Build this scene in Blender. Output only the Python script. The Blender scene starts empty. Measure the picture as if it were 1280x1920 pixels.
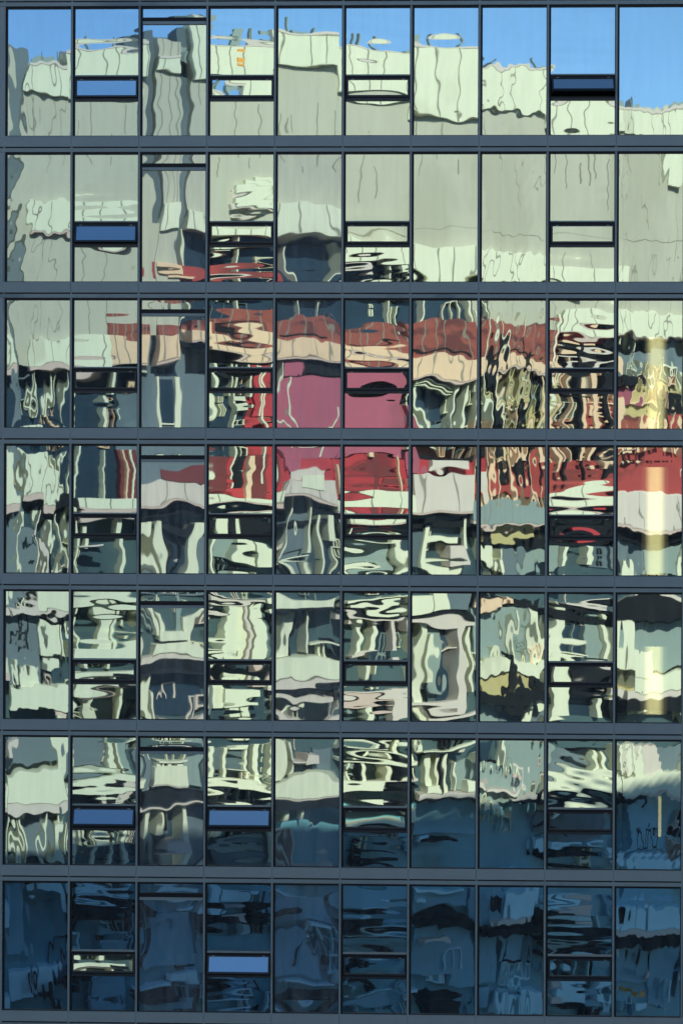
import bpy, math, random
import numpy as np
from mathutils import Matrix, Vector, Euler
R = math.radians
sc = bpy.context.scene
C = sc.collection

# ------------------------------------------------------------------ camera
CZ = 35.187                                   # camera height above the street
GD = 50.0                                     # metres from the camera to the glass
YAW = -0.03329
FOC = 4248.2                                  # focal length in 1920ths of the picture height
cam = bpy.data.cameras.new("camera"); camo = bpy.data.objects.new("camera", cam); C.objects.link(camo)
cam.sensor_fit = 'VERTICAL'; cam.sensor_height = 36.0; cam.lens = 36.0 * FOC / 1920.0
cam.clip_start = 0.5; cam.clip_end = 6000
_f = Vector((math.sin(YAW), math.cos(YAW), 0)); _r = Vector((math.cos(YAW), -math.sin(YAW), 0)); _u = Vector((0, 0, 1))
roll = 0.00379
rt = _r * math.cos(roll) + _u * math.sin(roll); up = -_r * math.sin(roll) + _u * math.cos(roll)
M = Matrix((rt, up, -_f)).transposed().to_4x4(); M.translation = Vector((0, -GD, CZ))
camo.matrix_world = M
sc.camera = camo

# ------------------------------------------------------------------ light
SUN_EL = 28.0; SUN_AZ = 12.0                 # azimuth measured from +y towards +x (sun stands behind the glass tower)
w = bpy.data.worlds.new("World"); sc.world = w; w.use_nodes = True
nt = w.node_tree; nt.nodes.clear()
sky = nt.nodes.new('ShaderNodeTexSky'); sky.sky_type = 'NISHITA'; sky.sun_disc = False
sky.sun_elevation = R(SUN_EL); sky.sun_rotation = R(SUN_AZ)
sky.altitude = 1500; sky.air_density = 1.0; sky.dust_density = 0.0; sky.ozone_density = 5.0
bg = nt.nodes.new('ShaderNodeBackground'); bg.inputs[1].default_value = 0.128
wo = nt.nodes.new('ShaderNodeOutputWorld')
nt.links.new(sky.outputs[0], bg.inputs[0]); nt.links.new(bg.outputs[0], wo.inputs[0])
sun = bpy.data.lights.new("sun", 'SUN'); sun.energy = 3.9; sun.angle = R(0.5); sun.color = (1.0, 0.93, 0.80)
suno = bpy.data.objects.new("sun", sun); C.objects.link(suno)
sd = Vector((math.sin(R(SUN_AZ)) * math.cos(R(SUN_EL)), math.cos(R(SUN_AZ)) * math.cos(R(SUN_EL)), math.sin(R(SUN_EL))))
suno.rotation_euler = sd.to_track_quat('Z', 'Y').to_euler(); suno.location = sd * 200
sc.view_settings.view_transform = 'Standard'; sc.view_settings.look = 'None'
sc.view_settings.exposure = 0.35; sc.view_settings.gamma = 1.0; sc.view_settings.use_curve_mapping = False
sc.render.resolution_x = 682; sc.render.resolution_y = 1024
sc.cycles.max_bounces = 8; sc.cycles.glossy_bounces = 4; sc.cycles.transparent_max_bounces = 8
sc.cycles.caustics_reflective = False; sc.cycles.caustics_refractive = False

# ------------------------------------------------------------------ materials
def newmat(name):
    m = bpy.data.materials.new(name); m.use_nodes = True; m.node_tree.nodes.clear(); return m
def mottled(name, col, rough=0.7, amount=0.12, scale=1.5, spec=0.3, metal=0.0, streak=1.0, stain=None, stain_at=0.62):
    """plain surface with soft uneven tone; optional dirt colour in patches"""
    m = newmat(name); n = m.node_tree.nodes; l = m.node_tree.links
    out = n.new('ShaderNodeOutputMaterial'); p = n.new('ShaderNodeBsdfPrincipled'); l.new(p.outputs[0], out.inputs[0])
    tc = n.new('ShaderNodeTexCoord'); mp = n.new('ShaderNodeMapping'); mp.inputs['Scale'].default_value = (1, 1, streak)
    l.new(tc.outputs['Object'], mp.inputs[0])
    t = n.new('ShaderNodeTexNoise'); t.inputs['Scale'].default_value = scale; t.inputs['Detail'].default_value = 5
    l.new(mp.outputs[0], t.inputs['Vector'])
    mx = n.new('ShaderNodeMix'); mx.data_type = 'RGBA'
    a = tuple(c * (1 - amount) for c in col) + (1,); b = tuple(min(1, c * (1 + amount)) for c in col) + (1,)
    mx.inputs[6].default_value = a; mx.inputs[7].default_value = b
    l.new(t.outputs['Fac'], mx.inputs[0]); src = mx.outputs[2]
    if stain:
        t2 = n.new('ShaderNodeTexNoise'); t2.inputs['Scale'].default_value = scale * 0.35; t2.inputs['Detail'].default_value = 8
        l.new(mp.outputs[0], t2.inputs['Vector'])
        cr = n.new('ShaderNodeValToRGB'); cr.color_ramp.elements[0].position = stain_at; cr.color_ramp.elements[1].position = stain_at + 0.06
        l.new(t2.outputs['Fac'], cr.inputs[0])
        m2 = n.new('ShaderNodeMix'); m2.data_type = 'RGBA'; l.new(cr.outputs[0], m2.inputs[0]); l.new(src, m2.inputs[6])
        m2.inputs[7].default_value = tuple(stain) + (1,); src = m2.outputs[2]
    l.new(src, p.inputs['Base Color']); p.inputs['Roughness'].default_value = rough
    p.inputs['Specular IOR Level'].default_value = spec; p.inputs['Metallic'].default_value = metal
    return m
def coated_glass(name, tint, see=0.10, film=0.05):
    """solar glass: strong tinted mirror, a little light passes through, thin film of streaked dust"""
    m = newmat(name); n = m.node_tree.nodes; l = m.node_tree.links
    out = n.new('ShaderNodeOutputMaterial')
    g = n.new('ShaderNodeBsdfGlossy'); g.inputs['Color'].default_value = tuple(tint) + (1,); g.inputs['Roughness'].default_value = 0.010
    t = n.new('ShaderNodeBsdfTransparent'); t.inputs['Color'].default_value = (0.55, 0.68, 0.70, 1)
    mx = n.new('ShaderNodeMixShader'); mx.inputs[0].default_value = see
    l.new(g.outputs[0], mx.inputs[1]); l.new(t.outputs[0], mx.inputs[2])
    d = n.new('ShaderNodeBsdfDiffuse'); d.inputs['Color'].default_value = (0.50, 0.56, 0.58, 1)
    tc = n.new('ShaderNodeTexCoord'); mp = n.new('ShaderNodeMapping'); mp.inputs['Scale'].default_value = (5, 1, 0.6)
    oi = n.new('ShaderNodeObjectInfo'); l.new(oi.outputs['Location'], mp.inputs['Location'])
    l.new(tc.outputs['Object'], mp.inputs[0]); t2 = n.new('ShaderNodeTexNoise'); t2.inputs['Scale'].default_value = 1.3; t2.inputs['Detail'].default_value = 7
    l.new(mp.outputs[0], t2.inputs['Vector'])
    mr = n.new('ShaderNodeMapRange'); mr.inputs[1].default_value = 0.35; mr.inputs[2].default_value = 0.75
    mr.inputs[3].default_value = film * 0.6; mr.inputs[4].default_value = film * 1.9
    l.new(t2.outputs['Fac'], mr.inputs[0])
    m2 = n.new('ShaderNodeMixShader'); l.new(mr.outputs[0], m2.inputs[0]); l.new(mx.outputs[0], m2.inputs[1]); l.new(d.outputs[0], m2.inputs[2])
    l.new(m2.outputs[0], out.inputs[0])
    return m
def glow(name, col, s):
    m = newmat(name); n = m.node_tree.nodes; l = m.node_tree.links
    out = n.new('ShaderNodeOutputMaterial'); e = n.new('ShaderNodeEmission'); e.inputs[0].default_value = tuple(col) + (1,)
    e.inputs[1].default_value = s; l.new(e.outputs[0], out.inputs[0]); return m

FRAME = mottled('grey_aluminium', (0.275, 0.335, 0.33), 0.42, 0.16, 1.2, 0.5, 0.0, 0.5, (0.180, 0.240, 0.260), 0.60)
FRAME2 = mottled('grey_aluminium_panel', (0.315, 0.365, 0.355), 0.5, 0.20, 0.9, 0.4, 0.0, 0.4, (0.26, 0.31, 0.32), 0.58)
BLACK = mottled('black_gasket', (0.010, 0.013, 0.017), 0.5, 0.2, 3, 0.3)
DARKF = mottled('dark_sash_metal', (0.028, 0.040, 0.050), 0.4, 0.15, 3, 0.4)
GLASSES = [coated_glass('coated_glass_%s' % k, t, s) for k, t, s in (
    ('green', (0.68, 0.85, 0.82), 0.10), ('cool', (0.52, 0.68, 0.72), 0.10), ('warm', (0.71, 0.87, 0.84), 0.10))]
VEILED = coated_glass('coated_glass_dusty', (0.60, 0.74, 0.76), 0.10, 0.12)
CURTAIN = mottled('grey_curtain', (0.50, 0.53, 0.53), 0.9, 0.15, 6, 0.1, 0, 0.05)
INNER = mottled('dim_interior', (0.05, 0.055, 0.06), 0.9, 0.2, 1)
CREAM = mottled('cream_concrete', (0.75, 0.74, 0.55), 0.85, 0.10, 0.7, 0.2, 0, 0.4, (0.62, 0.60, 0.44), 0.60)
PALE = mottled('grey_beige_render', (0.50, 0.475, 0.375), 0.85, 0.09, 0.35, 0.2, 0, 0.4, (0.44, 0.415, 0.32), 0.58)
SLATE = mottled('slate_panel', (0.14, 0.18, 0.20), 0.6, 0.2, 0.4, 0.3, 0, 0.5, (0.09, 0.125, 0.145), 0.55)
PINK = mottled('pinkish_soffit', (0.62, 0.47, 0.40), 0.85, 0.10, 1.5, 0.2)
MAROON = mottled('maroon_panel', (0.16, 0.03, 0.03), 0.6, 0.3, 0.9, 0.3)
BEIGE = mottled('pale_beige_stone', (0.66, 0.57, 0.49), 0.85, 0.10, 0.8, 0.2)
PEACH = mottled('peach_stone', (0.80, 0.55, 0.36), 0.85, 0.10, 1.2, 0.2)
BRICK = mottled('red_brick', (0.30, 0.085, 0.065), 0.85, 0.35, 1.1, 0.2, 0, 3.0, (0.15, 0.05, 0.045), 0.50)
CRIM = mottled('crimson_panel', (0.45, 0.04, 0.05), 0.6, 0.35, 0.6, 0.3, 0, 2.5, (0.20, 0.025, 0.03), 0.54)
CRIMB = mottled('brick_red_panel', (0.36, 0.055, 0.05), 0.7, 0.3, 0.6, 0.3, 0, 2.0, (0.20, 0.04, 0.035), 0.55)
ROSE = mottled('rose_panel', (0.42, 0.10, 0.15), 0.6, 0.12, 0.35, 0.3, 0, 0.5, (0.33, 0.085, 0.12), 0.56)
OCHRE = mottled('ochre_render', (0.50, 0.42, 0.20), 0.85, 0.15, 0.6, 0.2)
NAVYG = mottled('dark_window_glass', (0.020, 0.042, 0.068), 0.25, 0.5, 0.5, 0.45)
SLATEG = mottled('grey_window_glass', (0.065, 0.108, 0.118), 0.3, 0.35, 0.35, 0.45, 0, 0.6, (0.035, 0.065, 0.085), 0.52)
BLACK_AND_SHADOW = mottled('black_and_shadow', (0.014, 0.016, 0.018), 0.9, 0.2, 1, 0.1)  # plain black; also stands for the shadow lines under the bands
JOINT = mottled('panel_joint_sealant', (0.25, 0.23, 0.18), 0.9, 0.2, 1, 0.1)
GREYP = mottled('pale_grey_green_panel', (0.25, 0.31, 0.29), 0.6, 0.10, 0.5, 0.3)
SHADE_GLASS = mottled('shade_blue_glass', (0.16, 0.38, 0.45), 0.22, 0.45, 0.25, 0.5, 0, 0.4, (0.24, 0.46, 0.52), 0.52)  # lower storey glass, the blue of the shade put into its colour
SHADE_PANEL = mottled('shade_blue_panel', (0.55, 0.80, 0.84), 0.7, 0.15, 0.6, 0.3)  # pale front in shade, its blue cast painted in
SHADE_STEEL = mottled('shade_steel_panel', (0.22, 0.42, 0.50), 0.6, 0.25, 0.4, 0.3)  # darker tone of the same painted blue shade
SEAM = mottled('render_seam', (0.27, 0.26, 0.21), 0.9, 0.2, 1, 0.1)
WHITE = mottled('white_metal', (0.82, 0.80, 0.74), 0.5, 0.05, 1)
ORANGE = mottled('orange_panel', (0.85, 0.38, 0.06), 0.5, 0.1, 1)
ASPH = mottled('asphalt', (0.05, 0.05, 0.052), 0.9, 0.2, 0.6)
PAVE = mottled('paving', (0.15, 0.15, 0.145), 0.9, 0.15, 0.6)
LINE = mottled('road_paint', (0.75, 0.75, 0.72), 0.8, 0.1, 2)
LAMP = glow('warm_lamp', (1.0, 0.76, 0.30), 4.5)
def soft_glow(name, col, s, half):
    """frosted diffuser: brightest along its tube, fading towards both sides"""
    m = glow(name, col, s); n = m.node_tree.nodes; l = m.node_tree.links
    e = [x for x in n if x.type == 'EMISSION'][0]
    tc = n.new('ShaderNodeTexCoord'); sp = n.new('ShaderNodeSeparateXYZ'); l.new(tc.outputs['Object'], sp.inputs[0])
    a = n.new('ShaderNodeMath'); a.operation = 'ABSOLUTE'; l.new(sp.outputs[0], a.inputs[0])
    mr = n.new('ShaderNodeMapRange'); mr.interpolation_type = 'SMOOTHSTEP'; mr.inputs[1].default_value = half * 0.3; mr.inputs[2].default_value = half
    mr.inputs[3].default_value = s; mr.inputs[4].default_value = s * 0.06; l.new(a.outputs[0], mr.inputs[0]); l.new(mr.outputs[0], e.inputs[1])
    return m
LAMPW = soft_glow('frosted_lamp', (1.0, 0.77, 0.32), 8.0, 0.25)

# ------------------------------------------------------------------ helpers
class MB:
    def __init__(s): s.v = []; s.f = []; s.m = []
    def box(s, x0, x1, y0, y1, z0, z1, mi=0):
        if x1 < x0: x0, x1 = x1, x0
        if y1 < y0: y0, y1 = y1, y0
        if z1 < z0: z0, z1 = z1, z0
        b = len(s.v)
        s.v += [(x0,y0,z0),(x1,y0,z0),(x1,y1,z0),(x0,y1,z0),(x0,y0,z1),(x1,y0,z1),(x1,y1,z1),(x0,y1,z1)]
        for q in ((0,3,2,1),(4,5,6,7),(0,1,5,4),(1,2,6,5),(2,3,7,6),(3,0,4,7)):
            s.f.append(tuple(b + i for i in q)); s.m.append(mi)
        return s
    def mesh(s, name, mats):
        me = bpy.data.meshes.new(name); me.from_pydata(s.v, [], s.f)
        for m in (mats if isinstance(mats, (list, tuple)) else [mats]): me.materials.append(m)
        me.polygons.foreach_set('material_index', s.m); me.update(); return me
    def build(s, name, mats, parent=None, loc=(0,0,0)):
        o = bpy.data.objects.new(name, s.mesh(name, mats)); C.objects.link(o)
        o.location = loc
        if parent: o.parent = parent
        return o
def tag(o, label=None, cat=None, group=None, kind=None):
    if label: o['label'] = label
    if cat: o['category'] = cat
    if group: o['group'] = group
    if kind: o['kind'] = kind
    return o
def empty(name, loc=(0,0,0), rz=0):
    o = bpy.data.objects.new(name, None); C.objects.link(o); o.location = loc; o.rotation_euler = (0,0,rz); return o
def bevel(o, wd=0.006):
    b = o.modifiers.new('bevel', 'BEVEL'); b.width = wd; b.segments = 1; b.limit_method = 'ANGLE'

# ------------------------------------------------------------------ setting: ground, street
MB().box(-2500, 2500, -2500, 2500, -0.5, 0.0).build('ground', PAVE)['kind'] = 'structure'
rd = MB().box(-400, 400, -40, -14, 0.0, 0.02).build('road', ASPH); rd['kind'] = 'structure'
mk = MB()
for i in range(-20, 20): mk.box(i*9, i*9+3.5, -27.1, -26.9, 0.02, 0.026)
mk.build('road_marking', LINE)['kind'] = 'structure'
for y0, y1 in ((-14, -1.5), (-44, -40)):
    MB().box(-400, 400, y0, y1, 0.0, 0.14).build('pavement', PAVE)['kind'] = 'structure'

# ------------------------------------------------------------------ the glass tower
PF = 3.22831; PH = 2.82; X0 = -1.596; BAY = 1.5
def LX(i): return (i - 5) * BAY + X0          # left edge of the glass of bay i
def BZ(k): return 43.5 - (k - 1) * PF         # bottom edge of the glass of floor k, 1 = top row of the photo
MG = 0.09                                     # mullion width
YS, YM, YH, YB = -0.080, -0.062, -0.074, -0.030
NB = 11
tower = empty('glass_tower', (0, 0, 0))
tag(tower, 'dark grey framed glass office tower whose mirrored windows fill the whole picture', 'building')

# body behind and around the framed area
XL, XR = LX(0) - MG, LX(NB)
ztop, zbot = BZ(0) + PH + 0.4, BZ(8) - 0.4
MB().box(XL - 45, XL - 0.51, 0.02, 40, 0, ztop).box(XL-0.51, XR, 3.2, 40, zbot, ztop).box(XL - 0.51, XR, 0.02, 40, 0, zbot)\
    .box(XR, XR + 45, 0.02, 40, 0, ztop).build('wall', FRAME2, tower)
MB().box(XL - 45, XR + 45, 0.02, 40, ztop, ztop + 0.9).build('roof', FRAME2, tower)
# unseen block added on the roof, turned and sized to shadow the lower floors opposite
po = MB().box(-48, 60, 0, 14, 0, 62.6 - ztop - 0.9).build('roof_shade_block', FRAME2, tower, (-4.16, 14.5, ztop + 0.9)); po.rotation_euler = (0, 0, -R(26))

# inside: slabs, back wall
it = MB()
for k in range(-1, 9):
    z = BZ(k) - 0.36
    it.box(XL - 0.1, XR, 0.06, 3.19, z, z + 0.30)
it.box(XL - 0.1, XR, 3.0, 3.18, zbot, ztop)
it.build('interior', INNER, tower)

# corner pilaster at the left with a joint at every floor
for k in range(0, 9):
    MB().box(XL - 0.50, XL, YM, 0.05, BZ(k) - 0.245, BZ(k) + PH + 0.04).build('corner_panel', FRAME2, tower)
    MB().box(XL - 0.50, XL - 0.08, YM + 0.008, 0.05, BZ(k) + PH + 0.045, BZ(k) + PH + 0.12).build('corner_panel', FRAME2, tower)
MB().box(XL - 0.50, XL - 0.001, YM + 0.03, 0.045, zbot, ztop).build('corner_backing', BLACK, tower)

# mullions
for i in range(0, NB + 1):
    x = LX(i)
    m = MB().box(x - MG, x - 0.048, YM, 0.06, zbot, ztop, 0).box(x - 0.048, x - 0.001, YB, 0.058, zbot, ztop, 1)
    m.build('mullion', [FRAME, BLACK], tower)

# spandrels and head strips
rs = random.Random(5)
for k in range(0, 9):
    zb = BZ(k)
    for i in range(NB):
        x0 = LX(i) - 0.07 if i else LX(0) - 0.09
        x1 = LX(i + 1) - 0.078
        dy = rs.uniform(-0.002, 0.002)
        o = MB().box(x0 - x0, x1 - x0, 0, 0.10, -0.250, -0.014).build('spandrel_panel', FRAME2, tower, (x0, YS + dy, zb))
        o.rotation_euler = (rs.uniform(-0.006, 0.006), 0, rs.uniform(-0.004, 0.004)); bevel(o, 0.004)
    MB().box(XL, XR, YS + 0.035, 0.02, zb - 0.286, zb, 0).build('spandrel_backing', BLACK, tower)
    MB().box(XL - 0.1, XR, YH, 0.03, zb - 0.365, zb - 0.280, 0).box(XL, XR, YB - 0.012, 0.028, zb - 0.415, zb - 0.366, 1).build('head_strip', [FRAME, BLACK], tower)

# ---- warped glass
def waves(rng, n, kx, kz):
    ax = rng.normal(0, 1, n) * kx; az = rng.normal(0, 1, n) * kz
    ph = rng.uniform(0, 2*math.pi, n); am = rng.normal(0, 1, n)
    return ax, az, ph, am
def warped(name, wd, ht, mat, parent, loc, seed, style, tilt=(0, 0), gain=1.0, rot=0.0, bow=None, arch=0.0, dents=()):
    """a pane whose sheet is bowed and rippled by a millimetre or less, as heat-treated glass is"""
    rng = np.random.default_rng(seed)
    cell = 0.028 if style != 'smooth' else 0.045
    nx = max(10, int(wd / cell)); nz = max(8, int(ht / cell))
    x = np.linspace(0, wd, nx + 1); z = np.linspace(0, ht, nz + 1)
    X, Z = np.meshgrid(x, z)
    U = (X / wd) * 2 - 1; V = (Z / ht) * 2 - 1
    h = np.zeros_like(X)
    if style == 'jagged': comps = ((10, 14, 4.5, 0.00115), (12, 26, 11, 0.00075), (6, 4, 2.2, 0.0012)); pil = 0.0007
    elif style == 'banded': comps = ((9, 2.2, 15, 0.0018), (10, 7, 22, 0.0005), (6, 3.0, 5, 0.0012)); pil = 0.0009
    elif style == 'soft': comps = ((8, 3.0, 4.0, 0.0011), (8, 7, 9, 0.00045), (6, 18, 3, 0.00025)); pil = 0.0010
    else: comps = ((6, 3.0, 2.0, 0.0008),); pil = 0.0003
    for n, kx, kz, s in comps:
        ax, az, ph, am = waves(rng, n, kx, kz)
        f = np.zeros_like(X); g2 = 0
        for j in range(n):
            f += am[j] * np.sin(ax[j]*X + az[j]*Z + ph[j]); g2 += am[j]**2 * (ax[j]**2 + az[j]**2) * 0.5
        h += f * (s / math.sqrt(g2 + 1e-9))
    if bow is None: bow = pil * rng.uniform(-1.0, 1.2)
    h += bow * (1 - U**2) * (1 - V**2) * gain
    h += arch * (1 - U**2) * (Z - ht/2) * np.minimum(1.0, (1 - np.abs(V)) * 5)
    for (dx, dz, sx, sz, da) in dents:
        h += da * np.exp(-((X - dx)**2) / (2*sx*sx) - ((Z - dz)**2) / (2*sz*sz))
    # edges pulled in by the gasket
    e = rng.normal(0, 0.00020, 4)
    h += e[0]*np.exp(-X/0.10) + e[1]*np.exp(-(wd-X)/0.10) + e[2]*np.exp(-Z/0.12) + e[3]*np.exp(-(ht-Z)/0.12)
    h = h * gain + (X - wd/2) * tilt[0] + (Z - ht/2) * tilt[1]
    h -= h.mean()
    co = np.stack([X.ravel(), h.ravel(), Z.ravel()], 1)
    idx = np.arange((nx+1)*(nz+1)).reshape(nz+1, nx+1)
    q = np.stack([idx[:-1,:-1], idx[:-1,1:], idx[1:,1:], idx[1:,:-1]], -1).reshape(-1, 4)
    me = bpy.data.meshes.new(name)
    me.vertices.add(len(co)); me.vertices.foreach_set('co', co.ravel().astype(np.float32))
    me.loops.add(q.size); me.loops.foreach_set('vertex_index', q.ravel().astype(np.int32))
    me.polygons.add(len(q)); me.polygons.foreach_set('loop_start', np.arange(0, q.size, 4, dtype=np.int32))
    me.polygons.foreach_set('loop_total', np.full(len(q), 4, dtype=np.int32))
    me.polygons.foreach_set('use_smooth', np.ones(len(q), dtype=bool))
    me.materials.append(mat); me.update(); me.validate()
    o = bpy.data.objects.new(name, me); C.objects.link(o); o.parent = parent; o.location = loc
    if rot: o.rotation_euler = (rot, 0, 0)
    return o

STYLE = {0: 'jagged', 1: 'banded', 2: 'soft', 3: 'banded', 4: 'soft', 5: 'banded', 6: 'soft', 7: 'jagged', 8: 'banded', 9: 'jagged', 10: 'soft'}
SASH = (1, 3, 5, 8)
# outward tilt of the opened vents in degrees (floor, bay), and a twist for one
OPEN = {(1, 8): 38, (2, 1): 15, (6, 1): 24, (6, 3): 24, (7, 3): 19.5, (1, 1): 4, (1, 3): 1.0, (7, 1): 6.0}
# bay tint: 0 green, 1 cool, 2 warm
TINT = {0: 1, 1: 1, 2: 1, 3: 0, 4: 0, 5: 2, 6: 2, 7: 2, 8: 2, 9: 2, 10: 2}
# how much each sheet leans (z slope, moves the skyline), per floor and bay
LEAN = {(1, 0): 0.000, (1, 1): 0.000, (1, 2): -0.0008}
GAIN = {1: 0.85, 2: 0.95}

def window(k, i):
    out = k in (0, 8) or i == 10
    wd = BAY - MG; zb = BZ(k)
    fr = MB()
    # thin black gasket at sill and right side
    fr.box(0.0, wd, -0.030, 0.02, -0.014, 0.002, 0).box(wd - 0.010, wd, -0.026, 0.018, 0.002, PH, 0)
    if i in SASH:
        fr.box(0.001, wd - 0.011, -0.060, 0.02, 1.310, 1.338, 1).box(0.001, wd - 0.011, -0.028, 0.019, 1.213, 1.310, 0)
        fr.box(0.001, wd - 0.011, -0.060, 0.02, 0.762, 0.812, 2).box(0.001, wd - 0.011, -0.030, 0.019, 0.812, 0.852, 0)
    elif i == 2:
        fr.box(0.001, wd - 0.011, -0.030, 0.019, 2.520, 2.615, 0).box(0.001, wd - 0.011, -0.061, 0.02, 2.460, 2.522, 1)
    fo = fr.build('window', [BLACK, FRAME, DARKF], tower, (LX(i), 0, zb))
    if (k, i) in OPEN and OPEN[(k, i)] >= 10: fo['label'] = 'window with its small top hung vent pushed open'
    r = random.Random(k * 101 + i * 7)
    tint = GLASSES[TINT[i] if r.random() < (2 if k <= 2 else 0.85) else r.randrange(3)]
    if i in (2, 4) and k > 1: tint = VEILED
    sd_ = 1000 + k * 37 + i * 11
    st = 'smooth' if out else STYLE[i]
    g = GAIN.get(k, 1.0)
    tl = (r.gauss(0, 0.0006), r.gauss(0, 0.0007) + LEAN.get((k, i), 0))
    sp = fo
    def pane(z0, z1, s, gg=1.0, t=tl):
        ar = 0.0 if k < 2 else (-r.uniform(0.0002, 0.0016) if i in (2, 4) else -r.uniform(0.0, 0.0011) if i == 6 else -r.uniform(0.0, 0.0016) if i in SASH else r.uniform(-0.001, 0.001))
        dn = []
        if k >= 3:
            for q in range(4 if i in (0, 7, 9) else 3):
                sx_, sz_ = (r.uniform(0.04, 0.09), r.uniform(0.07, 0.20)) if i not in SASH else (r.uniform(0.12, 0.3), r.uniform(0.035, 0.07))
                dn.append((r.uniform(0.1, wd - 0.1), r.uniform(0.1, z1 - z0 - 0.1), sx_, sz_, r.choice((-1, 1)) * r.uniform(0.10, 0.34) * 0.001 * min(sx_, sz_) / 0.05))
        if (k, i) == (1, 6): dn = [(0.70, 2.10, 0.24, 0.07, 0.0011), (0.95, 0.45, 0.16, 0.10, 0.0004)]
        if (k, i) == (1, 5) and z0 > 1: dn = [(0.72, 0.68, 0.12, 0.05, 0.0007)]
        warped('pane', wd - 0.010, z1 - z0, tint, sp, (0.0, 0, z0), s, st, t, gg, arch=ar, dents=dn)
    if i in SASH:
        pane(0.002, 0.762, sd_ + 1, g * 0.9); pane(1.338, PH, sd_ + 2, g)
        a = R(OPEN.get((k, i), r.gauss(0, 0.12)))
        # vent sash: hinged at the top, glass set in a dark frame
        H = 0.40; W = wd - 0.035
        s_ = MB()
        s_.box(0, W, -0.028, 0.022, -0.030, -0.004, 0).box(0, W, -0.028, 0.022, -H, -H + 0.040, 0)
        s_.box(0, 0.036, -0.027, 0.021, -H + 0.040, -0.030, 0).box(W - 0.036, W, -0.027, 0.021, -H + 0.040, -0.030, 0)
        for hx in (0.10, W - 0.16): s_.box(hx, hx + 0.06, -0.040, -0.0285, -0.022, -0.006, 1)
        so = s_.build('vent_sash', [DARKF, FRAME], fo, (0.014, -0.034, 1.245)); so.rotation_euler = (-a, 0, 0)
        tx = 0.011 if (k, i) == (1, 3) else r.gauss(0, 0.0005)
        go = warped('vent_pane', W - 0.072, H - 0.070, tint, fo, (0, 0, 0), sd_ + 3, 'soft', (tx, r.gauss(0, 0.0008)), 0.8)
        go.matrix_local = Matrix.Translation((0.014, -0.034, 1.245)) @ Matrix.Rotation(-a, 4, 'X') @ Matrix.Translation((0.036, -0.012, -H + 0.040))
        if a > R(9):   # stay arms of the open vent
            for sx in (0.004, W - 0.016):
                b = math.sin(a) * H
                MB().box(sx, sx + 0.012, -b * 0.9, 0, -0.006, 0.006).build('stay_arm', DARKF, fo, (0.014, -0.04, 0.90))
    elif i == 2:
        pane(2.615, PH, sd_ + 1, g); pane(0.002, 2.460, sd_ + 2, g)
    else:
        pane(0.002, PH, sd_ + 1, g)
    # curtains drawn behind some windows
    if (i in (2, 4) and not out) :
        cw = MB(); n = 26
        for j in range(n):
            cw.box(j*wd/n, (j+1)*wd/n, 0.16 + 0.02*math.sin(j*1.7), 0.165 + 0.02*math.sin(j*1.7), 0.02, PH)
        cw.build('curtain', CURTAIN, fo)
    return fo
for k in range(0, 9):
    for i in range(NB):
        window(k, i)

# warm light strips standing inside the right hand bay
def light_strip(k, x, wd, z0, z1, label):
    o = empty('light_strip', (x, 0.45, BZ(k) - 0.06))
    tag(o, label, 'lamp')
    MB().box(-wd/2, wd/2, -0.03, 0.03, z0, z1).build('diffuser', LAMPW if wd > 0.1 else LAMP, o)
    MB().box(-wd/2 - 0.01, wd/2 + 0.01, 0.031, 0.07, 0.0, z1 + 0.02).build('housing', DARKF, o)

def gx(px, d=0.45): return math.tan(YAW + math.atan((px - 640) / FOC)) * (GD + d)
light_strip(3, gx(1228), 0.50, 0.06, 2.10, 'yellow light strip in the rightmost window of the third row, topmost of the strips')
light_strip(4, gx(1227), 0.58, 0.06, 2.45, 'yellow light strip in the rightmost window of the fourth row, red reflections around it')
light_strip(5, gx(1226), 0.58, 0.20, 1.70, 'short warm yellow light strip glowing in the rightmost window of the fifth row')
light_strip(6, gx(1238), 0.06, 0.72, 1.60, 'very thin pale light tube glowing in the rightmost window of the sixth row')

# ------------------------------------------------------------------ the building across the street (seen only in the mirror glass)
TH = R(20.0)                                   # its front is turned from the tower's by this much
OD = 125.0
Cx = math.tan(YAW) * OD
def al(u):                                     # metres along its front for a plan mark u
    t = math.tan(YAW + math.atan((u - 640) / FOC))
    return (OD * t - Cx) / (math.cos(TH) - t * math.sin(TH))
T400 = OD + al(400) * math.sin(TH)
def zz(v): return CZ + (960 - v) * T400 / FOC
blk = empty('office_block', (Cx, -(OD - GD), 0), -TH)
# local frame: +x runs along the front, local +y faces the glass tower
tag(blk, 'cream concrete office block with red panels, mirrored in the tower windows', 'building')
SA, SB = al(-420), al(1760)
def ob(name, mat, boxes):
    m = MB()
    for b in boxes: m.box(*b)
    return m.build(name, mat, blk)
BK = -3.0
def glazing(u0, u1, v0, v1, mat=None, d=-1.6):
    return ob('window', [mat or NAVYG], [(al(u0), al(u1), BK - 0.02, d, zz(v1), zz(v0))])
ob('wall', [PALE], [(SA, SB, -22, BK, 0, zz(112))])
# bands (front depth, top, bottom)
def band(u0, u1, v0, v1, mat, d=0.0, soff=True, lip=0.30, joints=32):
    a, b = al(u0), al(u1)
    m = MB(); m.box(a, b, BK, d, zz(v1), zz(v0), 0)
    if soff: m.box(a, b, BK, d - 0.05, zz(v1) - lip, zz(v1) - 0.002, 1)
    if joints:
        rr = random.Random(int(u0 + v0)); u = u0 + 10
        while u < u1:
            m.box(al(u), al(u) + 0.07, d, d + 0.004, zz(v1) + 0.02, zz(v0) - 0.02, 2); u += joints * rr.uniform(0.6, 1.5)
    return m.build('floor_band', [mat, PINK, JOINT], blk)
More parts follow.
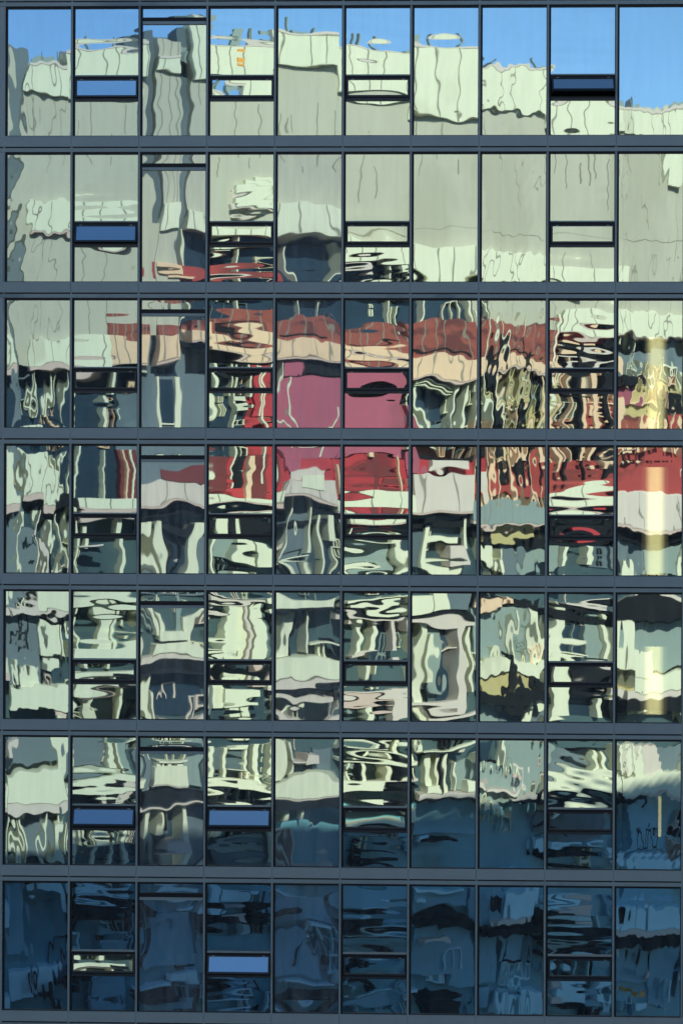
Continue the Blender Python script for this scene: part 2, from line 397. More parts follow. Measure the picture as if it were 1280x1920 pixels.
# roofline in steps: top and foot of the parapet panels at each step
def pv(u, v):                                  # plan mark v read at position u of the turned front
    return 960 - (960 - v) * (OD + al(u) * math.sin(TH)) / T400
ROOF = ((52, 130, 116, 167), (130, 262, 96, 178), (262, 276, 92, 146), (296, 338, 112, 132), (358, 392, 48, 146), (392, 512, 86, 152), (512, 640, 66, 128),
        (640, 775, 100, 178), (775, 900, 92, 214), (900, 1030, 134, 205), (1030, 1160, 188, 245), (1160, 1340, 200, 262), (1340, 1760, 210, 275))
for n_, (u0, u1, v, vb) in enumerate(ROOF):
    um = (u0 + u1) / 2
    band(u0, u1, pv(um, v), pv(um, vb), CREAM, 0.04 * (n_ % 3), False, joints=40)
    m = MB(); m.box(al(u0), al(u1), -1.2, 0.04*(n_ % 3) + 0.05, zz(pv(um, v)) + 0.001, zz(pv(um, v)) + 0.16); m.build('coping', BEIGE, blk)
    face2 = MB().box(al(u0), al(u1), BK - 0.01, -0.4 + 0.03*(n_ % 2), zz(410), zz(pv(um, v)) - 0.3)
    rr = random.Random(n_ * 7 + 3); u = u0 + 12
    while u < u1 - 5:
        za = rr.uniform(150, 330); face2.box(al(u), al(u) + 0.045, -0.36, -0.33, zz(za + rr.uniform(30, 130)), zz(za), 1); u += rr.uniform(9, 46)
    face2.build('wall_panel', [PALE, SEAM], blk)
# grey beige wall faces below, with joints
def face(u0, u1, v0, v1, mat, d=-0.4, joints=45, jm=JOINT):
    a, b = al(u0), al(u1); m = MB(); m.box(a, b, BK - 0.01, d, zz(v1), zz(v0), 0)
    if joints:
        rr = random.Random(int(u1 + v0)); u = u0 + joints * 0.4
        while u < u1 - 4:
            m.box(al(u), al(u) + 0.05, d, d + 0.004, zz(v1), zz(v0), 1); u += joints * rr.uniform(0.6, 1.6)
    return m.build('wall_panel', [mat, jm], blk)
face(-420, 22, 60, 395, PALE); face(-420, 22, 450, 640, PALE)
face(22, 52, 96, 285, SLATE, -1.0, 0); face(22, 36, 285.1, 1160, SLATE, -1.0, 0); face(36, 52, 285.1, 690, PALE, -0.42, 0); glazing(36, 52, 690, 850, NAVYG, -1.5)
face(276, 296, 60, 420, SLATE, -1.2, 0); face(276, 296, 420.1, 640, PALE, -0.5, 0); face(276, 296, 640.1, 700, SLATE, -1.2, 0); face(262, 276, 90, 700, PALE, -0.35, 0); face(296, 338, 84, 400, PALE, -0.3, 18); face(338, 358, 56, 700, SLATE, -1.2, 0)
# second band and below
band(-420, 22, 395, 450, CREAM, 0.1, False); band(52, 262, 395, 450, CREAM, 0.1, True, 0.12); band(296, 338, 395, 440, CREAM, 0.1, False)
for n_, (u0, u1, v, vb) in enumerate(((358, 392, 402, 440), (392, 512, 430, 458), (512, 640, 372, 440), (640, 775, 432, 496), (775, 900, 462, 512), (900, 1030, 474, 530), (1030, 1160, 496, 535), (1160, 1760, 596, 640))):
    um = (u0 + u1) / 2
    if u0 >= 392: MB().box(al(u0), al(u1), BK - 0.02, -0.42, zz(pv(um, v)) - 0.1, zz(409)).build('wall_panel', PALE, blk)
    band(u0, u1, pv(um, v), pv(um, vb), CREAM, 0.1 + 0.03 * (n_ % 2), False, joints=36)
face(52, 262, 454, 640, PALE); face(296, 338, 440, 640, PALE, -0.3, 0)
face(905, 1760, 440.2, 600, PALE)
def fins(u0, u1, v0, v1, step, wlo, whi, mat, seed, d=-0.5, name='column'):
    rr = random.Random(seed); u = u0; m = MB()
    while u < u1:
        wv = rr.uniform(wlo, whi); m.box(al(u), al(u + wv), BK, d, zz(v1), zz(v0)); u += wv + step * rr.uniform(0.55, 1.5)
    return m.build(name, mat, blk)
glazing(340, 905, 440.2, 606); fins(350, 905, 440.2, 606, 90, 2, 3.5, CREAM, 3)
# brick and peach bands
band(52, 205, 640, 690, CREAM, 0.1, True, 0.35); band(-420, 22, 640, 690, CREAM, 0.1, True, 0.35)
band(205, 276, 606, 640, BRICK, 0.0, False, joints=12); band(205, 276, 640, 682, PEACH, 0.2, True, 0.1)
band(296, 338, 606, 640, BRICK, 0.0, False, joints=12); band(296, 338, 640, 682, PEACH, 0.2, True, 0.1)
for n_, (u0, u1, b0, p0, p1) in enumerate(((358, 392, 600, 622, 646), (392, 512, 604, 637, 668), (512, 640, 602, 641, 672), (640, 768, 616, 655, 680), (768, 905, 603, 668, 706), (905, 1040, 610, 682, 702))):
    um = (u0 + u1) / 2
    glazing(u0, u1, pv(um, b0 - 26), pv(um, b0), NAVYG, -1.3)
    band(u0, u1, pv(um, b0), pv(um, p0), BRICK, 0.0, False, joints=22); band(u0, u1, pv(um, p0), pv(um, p1), PEACH, 0.2, True, 0.12, joints=30)
    ob('window_rail', [BLACK_AND_SHADOW], [(al(u0 + 10), al(u1 - 30), -0.2, 0.03, zz(pv(um, p0 - 6)), zz(pv(um, p0 - 10)))])
band(1040, 1760, 560, 606, CREAM, 0.1, True, 0.15)
glazing(-420, 22, 690, 850, NAVYG); glazing(52, 262, 690, 850, NAVYG)
face(262, 395, 700, 920, SLATE, -0.9, 0); ob('window', [NAVYG], [(al(308), al(336), -1.0, -0.86, zz(800), zz(712))])
ob('window_surround', [CREAM], [(al(336.5), al(346), -1.0, -0.6, zz(820), zz(706)), (al(302), al(307.5), -1.0, -0.6, zz(820), zz(706)), (al(307.6), al(336.4), -1.0, -0.62, zz(806), zz(801))])
glazing(395, 522, 692, 905, NAVYG); fins(400, 522, 692, 905, 40, 3, 6, CREAM, 9)
ob('red_panel', [CRIM], [(al(470), al(520), -1.7, -1.2, zz(905), zz(700))])
face(522, 760, 704, 845, ROSE, -0.5, 0); ob('panel_trim', [CREAM], [(al(556), al(559), -0.6, -0.3, zz(790), zz(704)), (al(559), al(612), -0.6, -0.31, zz(792), zz(789)), (al(612), al(615), -0.6, -0.3, zz(838), zz(760))])
glazing(760, 905, 696, 822, NAVYG); fins(775, 905, 696, 822, 30, 2.5, 4, CREAM, 13); ob('red_panel', [ROSE], [(al(760), al(790), -1.7, -1.2, zz(822), zz(745))])
face(395, 905, 850, 928, CRIM, -0.7, 0); face(905, 1760, 850, 928, CRIMB, -0.7, 0)
# gallery of gilded posts in front of dark openings on the right
face(905, 1160, 684, 850, BLACK_AND_SHADOW, -1.8, 0)
ob('balcony_wall', [OCHRE], [(al(915), al(1020), -1.9, -1.3, zz(800), zz(712)), (al(1050), al(1150), -1.9, -1.3, zz(742), zz(706))])
ob('red_panel', [CRIM], [(al(1040), al(1160), -1.9, -1.25, zz(850), zz(762))])
fins(908, 1165, 650, 870, 24, 2, 9, PEACH, 21, 0.0, 'gilded_post')
fins(908, 1045, 566, 780, 36, 2, 6, CREAM, 26, 0.05, 'column')
fins(925, 1165, 620, 850, 62, 4, 12, BLACK_AND_SHADOW, 22, 0.25, 'dark_post')
face(1160, 1760, 640, 700, SLATE, -0.9, 0); face(1160, 1760, 700, 765, OCHRE, -0.7, 0); face(1160, 1760, 765, 850, BRICK, -0.7, 0)
fins(1165, 1300, 765, 850, 22, 4, 9, PEACH, 23, -0.2, 'gilded_post')
# fourth band, beige pink
band(-420, 22, 850, 945, CREAM, 0.2, True, 0.5, joints=40); band(36, 86, 838, 925, CREAM, 0.2, True, 0.4, joints=30); band(86, 112, 880, 950, CREAM, 0.2, True, 0.5, joints=40); glazing(86, 150, 838, 930, NAVYG, -1.3)
band(150, 262, 930, 962, CREAM, 0.2, True, 0.3)
for n_, (u0, u1, v, vb, mt) in enumerate(((262, 395, 908, 946, BEIGE), (395, 520, 930, 950, CREAM), (520, 640, 908, 940, BEIGE), (640, 768, 932, 962, CREAM), (768, 900, 888, 962, BEIGE), (900, 1026, 946, 984, GREYP), (1026, 1156, 922, 952, CREAM), (1156, 1760, 928, 986, BEIGE))):
    um = (u0 + u1) / 2
    band(u0, u1, pv(um, v), pv(um, vb), mt, 0.30 + 0.02 * (n_ % 3), True, 0.15, joints=55)
ob('wall_panel', [CREAM], [(al(560), al(612), 0.3, 0.42, zz(925), zz(892))])
ob('black_and_shadow_strip', [BLACK_AND_SHADOW], [(al(262), al(1760), BK, -0.4, zz(996), zz(984))])  # black strip put in as the shadow under the fourth band
glazing(150, 262, 850, 930, NAVYG, -1.62)

# the lower floors and the pieces of the front, measured along and up it
KEY = {'c': (CREAM, -0.35, 'column'), 'C': (CREAM, 0.12, 'floor_band'), 'b': (BEIGE, 0.02, 'stone_trim'), 'p': (PINK, -0.15, 'soffit_trim'),
       'n': (NAVYG, -1.46, 'window'), 's': (SLATE, -1.0, 'slate_panel'), 'g': (GREYP, -0.9, 'grey_panel'), 'k': (BLACK_AND_SHADOW, -0.55, 'black_and_shadow_strip'),  # k and K: black blocks, many painting shadow lines under bands
       'K': (BLACK_AND_SHADOW, 0.2, 'black_and_shadow_strip'), 'o': (OCHRE, -0.2, 'ochre_panel'), 'P': (PEACH, -0.1, 'peach_post'), 'r': (CRIM, -0.62, 'red_panel'), 'R': (CRIMB, -0.45, 'brick_panel'),
       'm': (ROSE, -0.4, 'rose_panel'), 'M': (MAROON, -0.60, 'maroon_panel'), 'L': (SHADE_PANEL, -0.4, 'shade_blue_panel'), 'D': (SHADE_STEEL, -1.0, 'shade_steel_panel'), 'B': (SHADE_GLASS, -1.4, 'shade_blue_window'), 'w': (WHITE, 0.1, 'white_bar')}  # L, D, B carry the blue of the shade in their colour
PIECES = """
C 470 505 343 354; C 452 505 354 366; C 436 502 366 376; b 430 508 376 380; C 1246 1290 290 348; b 640 770 470 474
R 290 384 500 524; P 300 344 502 510; P 320 360 514 519; n 384 396 480 530; R 396 508 502 520; b 400 508 522 527; c 398 430 470 476; R 516 545 508 524; n 545 640 450 506; b 545 640 516 520; b 645 700 506 512; n 700 760 500 520; k 770 895 512 520; C 750 770 504 514; C 770 895 522 528
n 905 1028 564 606; s 905 940 606 640; g 920 1000 716 796; k 925 930 700 800; k 955 985 690 706; o 1000 1020 730 800; k 1000 1012 690 760; P 1055 1110 640 652; k 1040 1150 656 664; R 1060 1140 620 640; g 1070 1150 632 640; b 1045 1150 668 676; k 1040 1150 680 690; g 1046 1150 700 722; K 1040 1100 724 732; R 1090 1150 745 790; P 1090 1150 756 764; P 1100 1140 778 784; k 1035 1080 740 800; R 1070 1150 790 806; c 1165 1170 614 650; s 1176 1186 608 640; c 1196 1200 620 660; s 1230 1290 640 690; K 1160 1200 706 725; k 1230 1290 735 806; m 1160 1200 725 760; P 1160 1176 745 803; R 1246 1290 775 800

c 70 73 700 803; c 104 110 700 803; c 141 144 696 803; c 197 203 745 803; s 228 262 735 850; c 214 218 690 735; k 140 200 688 696
c 98 101 740 790; c 118 120 700 760; P 238 243 605 660; P 250 254 610 660; k 243 249 612 655
k 290 345 645 668; s 300 306 668 702; k 350 378 650 662
c 398 402 690 800; c 430 433 690 740; c 470 474 690 750; c 492 495 690 800; k 400 470 688 700; c 440 462 745 772; r 480 522 692 803
m 545 572 678 705; k 575 640 674 702; c 524 527 680 800; c 540 542 680 800
k 655 760 684 696; r 735 760 745 800; k 762 800 705 730; c 800 803 705 800; c 856 860 712 800; c 880 882 712 800; c 812 848 716 718; c 812 850 722 724; c 812 846 728 730; m 772 800 757 800; s 805 850 780 800
n 139 225 838 930; c 96 99 840 885; c 118 121 838 930; c 106 108 838 880; K 112 150 930 960; c 124 150 936 946; k 70 90 955 985; n 40 130 700 803; c 62 65 700 800; M 226 262 838 930; P 232 235 838 960; c 246 250 838 955; n 254 262 838 930; c 146 149 838 930; c 196 198 850 930
s 262 395 850 886; M 310 395 872 906; b 270 395 908 930; k 275 360 948 970
M 395 430 846 925; r 432 445 846 925; k 446 464 845 905; P 468 478 850 930; M 484 508 846 930; k 398 404 845 925; M 405 425 870 890
m 519 560 838 880; r 560 640 838 880; b 528 614 880 906; b 519 600 906 932; K 541 586 916 942; M 600 640 845 870
r 648 700 838 930; M 700 712 838 930; m 655 690 845 853; M 650 745 880 886; P 690 700 850 862; M 720 760 895 925; P 652 656 870 925; P 742 746 846 925
m 772 786 838 885; k 786 900 848 860; b 786 882 890 932; K 800 850 950 958; K 840 885 965 973; K 790 815 975 985; b 800 880 862 880; k 822 827 862 920; k 845 850 880 930
P 1040 1044 850 900; b 1055 1140 924 935; K 1060 1120 940 950; s 1155 1210 875 890; b 1160 1290 925 940
g 905 1020 945 985; o 925 985 984 1012; k 905 925 984 1020; k 985 1020 990 1030; k 1020 1160 985 1000; k 1160 1290 985 1008
c 70 74 962 1075; c 100 106 985 1040; c 30 34 965 1075; b 62 70 1000 1012; b 80 90 1020 1060; b 50 56 1010 1020; c 122 126 970 1060
c 141 146 960 1075; c 160 168 980 1030; c 225 232 968 1075; b 143 195 1012 1020
c 292 300 978 1072; c 306 314 978 1055; c 352 372 982 1064; s 375 395 975 1075; s 265 288 975 1075; n 316 350 980 1075
c 410 425 975 1003; c 445 450 975 1003; C 440 470 1016 1050; C 474 508 1020 1060; g 444 500 1050 1056; k 480 500 1030 1036; k 420 470 1062 1067; c 398 404 1010 1070; g 405 440 1010 1050
s 548 582 942 1056; c 544 547 945 1050; c 582 585 945 1050; c 546 584 1056 1060; c 600 604 975 1070; c 616 628 975 1015; k 590 610 945 960; n 605 640 990 1075
r 650 690 972 1000; r 715 740 972 1000; C 652 740 1018 1022; c 740 748 1005 1070; c 655 735 1062 1068; c 648 652 985 1065; g 660 735 1024 1060
c 800 812 990 1075; c 812 860 1020 1030; c 812 870 1062 1075; b 840 880 1035 1060; k 835 872 1022 1034; c 880 888 980 1040; s 772 798 1000 1075
c 910 925 1020 1055; c 938 944 1030 1075; c 930 950 1045 1058; s 950 985 1010 1080; g 985 1020 1015 1060; c 1005 1012 1010 1052
r 1035 1060 972 1000; r 1085 1140 972 1000; k 1030 1100 1018 1026; c 1100 1110 1020 1060; s 1112 1150 1020 1080; c 1058 1064 1035 1078; g 1032 1056 1030 1080
s 1160 1210 1010 1085; g 1210 1290 1015 1085; c 1165 1185 1040 1085
s -420 75 1000 1140; C 76 134 1108 1148; b 17 134 1142 1156; s 17 76 1160 1292; c 80 112 1168 1232; k 88 100 1190 1215; c 88 104 1238 1262; c 52 66 1256 1296; k 40 60 1290 1298; C 24 134 1292 1340; k 60 66 1292 1320; p 100 134 1320 1350; c 118 126 1170 1236; c 38 44 1240 1290
C 136 262 1114 1144; k 165 200 1122 1128; c 185 206 1146 1206; c 209 214 1150 1206; c 147 151 1150 1206; c 241 245 1150 1206; C 136 262 1204 1236; k 150 250 1236 1242; s 245 262 1145 1240; c 158 164 1245 1270; c 205 210 1245 1270; C 140 245 1284 1302; p 150 230 1302 1308; K 215 250 1290 1300; c 155 180 1310 1350; c 220 224 1305 1350; C 175 246 1335 1350
s 262 395 1100 1110; c 292 300 1112 1196; c 304 310 1140 1196; C 298 360 1184 1204; g 340 352 1112 1240; c 354 380 1142 1240; C 286 380 1210 1236; b 265 390 1236 1244; K 268 390 1244 1264; b 300 338 1250 1258; p 270 390 1264 1270; c 268 274 1270 1350; c 282 292 1272 1345; c 296 300 1300 1345; n 302 378 1274 1330; b 310 380 1338 1348
b 392 510 1112 1118; K 392 510 1118 1124; b 392 510 1126 1138; C 424 446 1140 1236; c 449 462 1140 1236; b 464 470 1142 1236; C 474 498 1150 1236; s 500 514 1140 1236; k 468 472 1150 1230; c 480 484 1140 1236; C 392 450 1206 1214; k 395 450 1216 1222; C 392 440 1224 1230; p 394 422 1246 1268; K 422 440 1250 1268; p 476 510 1248 1270; c 400 422 1280 1320; C 420 490 1302 1316; c 436 458 1316 1350; c 462 476 1305 1350; s 392 400 1285 1350
C 516 636 1112 1148; k 530 612 1120 1126; K 516 636 1149 1154; c 524 546 1156 1240; c 576 580 1156 1236; k 552 555 1156 1240; C 580 636 1208 1212; c 605 610 1210 1240; c 618 622 1215 1240; C 516 636 1240 1278; b 516 636 1278 1296; K 516 600 1299 1306; K 596 636 1284 1292; b 530 620 1308 1318; c 536 540 1318 1345; c 574 578 1318 1345; b 516 636 1342 1350
C 645 764 1112 1120; K 660 750 1122 1128; C 655 750 1130 1146; K 645 764 1152 1158; b 645 764 1160 1168; c 668 676 1168 1240; c 694 704 1168 1236; b 738 746 1168 1235; b 660 706 1222 1230; c 690 696 1244 1272; c 704 708 1244 1270; b 645 764 1296 1306; p 660 764 1310 1320; c 686 698 1312 1350; g 650 672 1315 1350; b 740 764 1290 1345; n 708 738 1170 1244
c 820 846 1108 1150; C 770 812 1120 1150; s 846 895 1108 1150; K 770 895 1155 1163; b 770 895 1164 1178; c 794 806 1178 1345; g 808 834 1185 1300; c 812 818 1200 1290; b 852 868 1164 1330; c 880 884 1170 1300; b 785 860 1322 1330; b 800 895 1336 1346; n 834 850 1180 1320; c 774 778 1170 1290
k 900 1022 1108 1138; P 905 940 1112 1140; P 945 960 1108 1125; g 900 1022 1140 1236; c 964 974 1150 1234; c 996 1018 1140 1234; c 930 938 1215 1255; C 900 1022 1234 1262; o 920 1022 1258 1296; K 953 962 1225 1296; K 900 1022 1294 1316; K 985 1022 1262 1290; g 905 950 1318 1350; s 950 1022 1318 1350; c 992 1004 1310 1350; P 1000 1008 1210 1240
b 1060 1150 1116 1124; K 1030 1150 1132 1146; C 1034 1052 1146 1236; n 1056 1108 1146 1236; g 1110 1138 1146 1236; c 1140 1148 1146 1236; C 1030 1100 1212 1220; C 1030 1090 1226 1232; b 1070 1146 1252 1272; K 1070 1140 1268 1282; C 1032 1066 1250 1350; k 1046 1050 1300 1346; n 1068 1128 1296 1350; c 1130 1140 1296 1350
K 1156 1290 1124 1160; b 1180 1210 1120 1132; b 1210 1290 1112 1140; g 1156 1290 1165 1250; C 1158 1180 1160 1250; C 1180 1212 1215 1262; C 1180 1290 1255 1290; o 1160 1212 1285 1300; b 1158 1290 1288 1302; K 1156 1290 1302 1336; b 1190 1200 1295 1345; C 1190 1206 1336 1350; c 1214 1222 1340 1350; p 1160 1200 1300 1312
s 17 106 1386 1442; C 106 132 1350 1450; b 17 30 1400 1430; C 17 132 1452 1508; b 17 132 1508 1532; k 50 56 1500 1516; p 112 120 1480 1512; c 17 24 1600 1620; c 34 38 1530 1600; c 48 54 1530 1600; C 110 130 1550 1620; s 56 108 1536 1620; n 17 34 1532 1600
s 138 202 1390 1464; c 207 218 1388 1462; c 226 230 1388 1462; g 234 250 1388 1462; C 136 262 1468 1488; K 205 225 1484 1494; b 195 250 1478 1504; K 240 250 1488 1500; K 165 216 1548 1560; c 145 152 1555 1600; c 158 164 1555 1590; C 180 202 1562 1592; c 236 240 1550 1575; g 165 245 1592 1606; s 136 262 1606 1640
C 290 346 1412 1418; c 290 296 1412 1452; c 302 307 1412 1448; k 310 316 1420 1450; c 318 326 1415 1448; c 338 346 1412 1450; C 286 348 1446 1484; b 286 345 1470 1488; K 268 385 1496 1516; b 300 345 1500 1508; g 350 384 1404 1480; s 350 384 1530 1600; c 282 290 1520 1580; c 302 314 1518 1578; K 305 309 1525 1570; c 338 346 1520 1600; b 315 345 1590 1600; C 300 380 1608 1616; s 262 284 1410 1500; b 265 390 1517 1522
c 418 424 1392 1475; c 464 470 1400 1470; s 424 464 1404 1466; c 485 498 1386 1478; C 424 466 1392 1404; C 424 466 1442 1447;  C 392 508 1476 1498; K 395 440 1490 1498; b 440 500 1560 1568; K 432 444 1560 1566; g 400 500 1594 1603; s 416 502 1604 1640; c 410 420 1560 1580; c 395 400 1386 1470; s 400 418 1395 1460
c 524 538 1392 1464; c 548 552 1392 1462; b 572 600 1418 1445; k 578 582 1415 1455; k 590 594 1420 1450; b 548 600 1432 1436; s 600 636 1392 1464; C 516 636 1466 1496; b 516 636 1496 1512; K 530 636 1500 1518; c 524 530 1525 1560; C 518 530 1560 1612; b 560 620 1608 1612; c 550 553 1512 1545; c 576 579 1512 1545
C 645 764 1386 1392; K 660 740 1394 1400; C 670 730 1402 1408; C 645 764 1422 1432; g 660 700 1432 1460; c 664 668 1432 1466; K 682 686 1434 1460; c 690 698 1432 1466; c 726 732 1432 1464; K 738 742 1432 1464; c 744 752 1400 1464; C 645 720 1466 1480; b 720 764 1462 1468; K 645 764 1480 1486; C 648 760 1524 1538; K 660 750 1540 1546; b 675 745 1540 1548; D 660 740 1552 1570; L 690 715 1568 1574; K 670 745 1604 1608
C 775 880 1392 1398; K 780 860 1400 1408; b 790 870 1402 1410; c 790 804 1412 1486; c 816 824 1412 1490; K 822 826 1412 1495; c 835 842 1412 1495; n 842 858 1420 1495; g 858 890 1432 1490; C 790 822 1476 1496; b 770 895 1494 1506; K 770 895 1506 1511; c 860 863 1430 1490; C 882 890 1460 1490; L 785 805 1576 1592; K 790 850 1584 1592; D 795 846 1592 1606; D 770 895 1512 1570
n 900 944 1388 1430; c 952 957 1388 1436; g 900 1022 1432 1500; c 903 906 1425 1505; c 920 923 1430 1445; b 905 990 1470 1476; b 950 1022 1484 1492; c 976 979 1430 1448; C 900 930 1500 1516; K 960 1022 1492 1500; g 958 1020 1388 1432; p 970 983 1444 1450
g 1030 1050 1388 1450; s 1052 1112 1400 1450; K 1075 1140 1396 1404; K 1080 1130 1410 1415; c 1114 1120 1415 1456; c 1128 1136 1410 1456; C 1030 1150 1452 1480; k 1060 1110 1458 1468; K 1030 1150 1480 1496; C 1035 1095 1504 1512; K 1055 1080 1497 1500; s 1030 1150 1514 1560; K 1034 1060 1540 1544; L 1060 1100 1566 1580; L 1030 1070 1570 1590; L 1115 1150 1568 1576; K 1030 1130 1594 1604; D 1060 1120 1582 1594
C 1160 1170 1388 1445; b 1172 1178 1388 1440; C 1180 1194 1388 1460; b 1196 1230 1388 1450; s 1238 1290 1388 1456; c 1228 1234 1388 1460; C 1158 1290 1446 1486; b 1170 1290 1486 1492; K 1158 1200 1494 1506; D 1188 1230 1500 1598; L 1160 1178 1592 1620; L 1186 1270 1602 1630; L 1210 1214 1606 1622
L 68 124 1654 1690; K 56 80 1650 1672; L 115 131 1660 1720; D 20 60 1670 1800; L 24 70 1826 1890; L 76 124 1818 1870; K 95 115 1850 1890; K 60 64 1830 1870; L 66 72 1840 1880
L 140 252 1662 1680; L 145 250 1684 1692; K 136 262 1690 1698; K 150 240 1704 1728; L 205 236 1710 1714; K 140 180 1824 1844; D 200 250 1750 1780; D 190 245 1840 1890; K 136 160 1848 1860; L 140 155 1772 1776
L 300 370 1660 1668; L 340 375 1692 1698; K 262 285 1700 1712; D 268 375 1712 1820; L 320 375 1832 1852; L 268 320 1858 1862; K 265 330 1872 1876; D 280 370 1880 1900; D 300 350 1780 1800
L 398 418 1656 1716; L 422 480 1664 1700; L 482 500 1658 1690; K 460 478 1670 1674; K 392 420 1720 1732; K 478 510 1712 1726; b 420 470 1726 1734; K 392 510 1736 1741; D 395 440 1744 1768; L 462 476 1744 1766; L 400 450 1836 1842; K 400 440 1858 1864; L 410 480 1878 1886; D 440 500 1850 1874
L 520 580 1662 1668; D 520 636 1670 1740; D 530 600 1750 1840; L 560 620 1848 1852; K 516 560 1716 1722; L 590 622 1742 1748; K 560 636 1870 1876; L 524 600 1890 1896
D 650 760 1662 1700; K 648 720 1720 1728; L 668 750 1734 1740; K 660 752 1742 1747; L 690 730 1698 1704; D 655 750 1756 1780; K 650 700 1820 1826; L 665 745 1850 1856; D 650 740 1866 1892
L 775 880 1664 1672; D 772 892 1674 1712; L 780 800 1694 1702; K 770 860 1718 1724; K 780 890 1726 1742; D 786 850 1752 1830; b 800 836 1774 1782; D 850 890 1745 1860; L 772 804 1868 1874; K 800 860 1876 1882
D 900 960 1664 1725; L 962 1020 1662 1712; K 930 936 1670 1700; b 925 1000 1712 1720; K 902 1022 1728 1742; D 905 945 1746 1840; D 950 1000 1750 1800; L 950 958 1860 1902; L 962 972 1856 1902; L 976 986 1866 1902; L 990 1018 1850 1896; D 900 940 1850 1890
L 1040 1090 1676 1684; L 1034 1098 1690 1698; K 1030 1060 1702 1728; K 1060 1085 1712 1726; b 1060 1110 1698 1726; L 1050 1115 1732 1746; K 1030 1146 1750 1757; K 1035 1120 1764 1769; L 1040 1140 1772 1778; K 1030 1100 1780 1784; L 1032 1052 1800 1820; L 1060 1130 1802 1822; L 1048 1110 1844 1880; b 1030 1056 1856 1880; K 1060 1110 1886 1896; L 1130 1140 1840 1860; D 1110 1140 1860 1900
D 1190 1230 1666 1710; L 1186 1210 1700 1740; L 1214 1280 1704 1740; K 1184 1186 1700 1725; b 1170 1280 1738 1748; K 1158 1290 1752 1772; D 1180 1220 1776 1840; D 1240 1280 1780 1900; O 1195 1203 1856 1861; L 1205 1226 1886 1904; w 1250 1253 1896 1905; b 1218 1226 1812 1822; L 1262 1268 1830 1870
"""
def lattice(n, lim, mats, seed, name, th=0.055, dlo=-1.35, dhi=-0.75):
    rr = random.Random(seed)
    mbs = [MB() for _ in mats]
    for j in range(n):
        u = rr.uniform(lim[0], lim[1]); v = rr.uniform(lim[2], lim[3]); a = rr.uniform(8, 34); b = rr.uniform(12, 60); d = rr.uniform(dlo, dhi)
        x0, x1 = al(u), al(u + a); z1_, z0_ = zz(pv(u, v)), zz(pv(u, v + b)); t = th * rr.uniform(0.6, 1.7)
        m = mbs[rr.randrange(len(mats))]
        m.box(x0, x0 + t, -1.7, d, z0_, z1_); m.box(x1 - t, x1, -1.7, d, z0_, z1_)
        if rr.random() < 0.7: m.box(x0 + t, x1 - t, -1.7, d - 0.004, z1_ - t, z1_)
        if rr.random() < 0.5: m.box(x0 + t, x1 - t, -1.7, d - 0.004, z0_, z0_ + t)
        if rr.random() < 0.4: m.box((x0 + x1)/2, (x0 + x1)/2 + t*0.7, -1.7, d - 0.01, z0_ + t, z1_ - t)
    for m, mt in zip(mbs, mats): m.build(name, mt, blk)
lattice(240, (-200, 1500, 985, 1600), (CREAM, BEIGE, GREYP, BLACK_AND_SHADOW), 301, 'window_frame')
lattice(90, (17, 905, 700, 925), (CREAM, PEACH, SLATE), 302, 'window_frame', 0.04)
lattice(14, (360, 905, 470, 605), (CREAM, SLATE), 303, 'window_frame', 0.05)
lattice(70, (905, 1290, 660, 860), (PEACH, CREAM, OCHRE), 304, 'window_frame', 0.06, -0.9, 0.1)
lattice(110, (17, 1290, 1660, 1900), (SHADE_PANEL, SHADE_STEEL, BLACK_AND_SHADOW), 305, 'window_frame', 0.06)
rk = random.Random(8); m = MB()                  # clutter on the roof
for j in range(46):
    u = rk.uniform(40, 1300)
    for (a0, a1, t0, f0) in ROOF:
        if a0 + 4 < u < a1 - 8:
            zt = zz(pv((a0+a1)/2, t0)) + 0.16; wv = rk.choice((0.05, 0.08, 0.5, 0.9)); hv = rk.uniform(0.3, 0.9) if wv > 0.2 else rk.uniform(0.6, 1.3)
            m.box(al(u), al(u) + wv, -1.1, -0.6, zt - 0.3, zt + hv * 0.7)
m.build('roof_vent', GREYP, blk)
fins(908, 1020, 845, 945, 14, 2, 6, PEACH, 88, -0.35, 'gilded_post'); fins(912, 1150, 840, 905, 30, 3, 9, BLACK_AND_SHADOW, 89, -0.30, 'dark_post'); fins(20, 260, 1510, 1635, 34, 3, 8, CREAM, 90, -0.3)
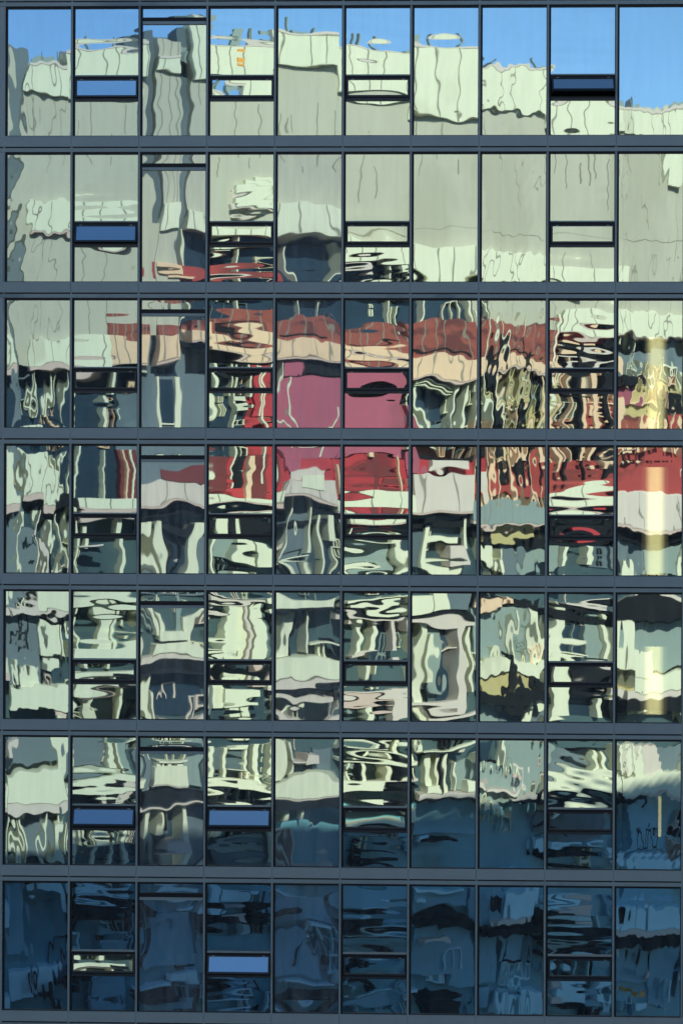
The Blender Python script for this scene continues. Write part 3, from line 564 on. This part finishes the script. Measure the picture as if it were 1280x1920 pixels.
KEY['O'] = (ORANGE, 0.15, 'orange_sign')
storeys = ((962, 1118, SLATEG, -1.5), (1118, 1292, SLATEG, -1.5), (1292, 1462, SLATEG, -1.5), (1462, 1530, SLATEG, -1.48), (1530, 1690, SHADE_GLASS, -1.6), (1690, 1840, SHADE_GLASS, -1.5), (1840, 2140, SHADE_GLASS, -1.6))  # lower storeys take the glass colour with shade painted in
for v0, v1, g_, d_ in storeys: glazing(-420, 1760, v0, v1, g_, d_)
glazing(-420, 520, 1530, 1645, SLATEG, -1.48)
rows = {}
cnt = 0
for line in PIECES.strip().split("\n"):
    for it_ in line.split(";"):
        t = it_.split()
        if len(t) < 5: continue
        kx = t[0]; u0, u1, v0, v1 = map(float, t[1:5])
        mat_, d_, nm = KEY[kx]
        r_ = int((v0 - 540) // 274)
        if (r_, kx) not in rows: rows[(r_, kx)] = MB()
        um = (u0 + u1) / 2
        cnt += 1; dd = d_ + (cnt % 13) * 0.006
        rows[(r_, kx)].box(al(u0), al(u1), -1.9 - (cnt % 7) * 0.01, dd, zz(pv(um, v1)), zz(pv(um, v0)))
for (r_, kx), m in rows.items(): m.build(KEY[kx][2], KEY[kx][0], blk)
# outside the measured width the front goes on in plain bays
for a_, b_ in ((-420, 15), (1292, 1760)):
    for v0, v1 in ((1112, 1144), (1228, 1262), (1462, 1504)): band(a_, b_, v0, v1, CREAM, 0.1, True, 0.3)
    for v0, v1 in ((1690, 1726), (1850, 1900)): ob('shade_blue_panel', [SHADE_PANEL], [(al(a_), al(b_), BK, 0.1, zz(v1), zz(v0))])
    fins(a_, b_, 962, 1112, 60, 5, 10, CREAM, 61); fins(a_, b_, 1262, 1462, 60, 5, 10, CREAM, 63)
# small things on the roof and front
ob('roof_mast', [SLATE], [(al(571), al(572.5), -2, -1.9, zz(70), zz(38))])
ob('orange_sign', [ORANGE], [(al(443), al(454), 0.11, 0.3, zz(112), zz(101))])
ob('slate_panel', [SLATE], [(al(262), al(340), -8, -3.01, zz(120), zz(62))])
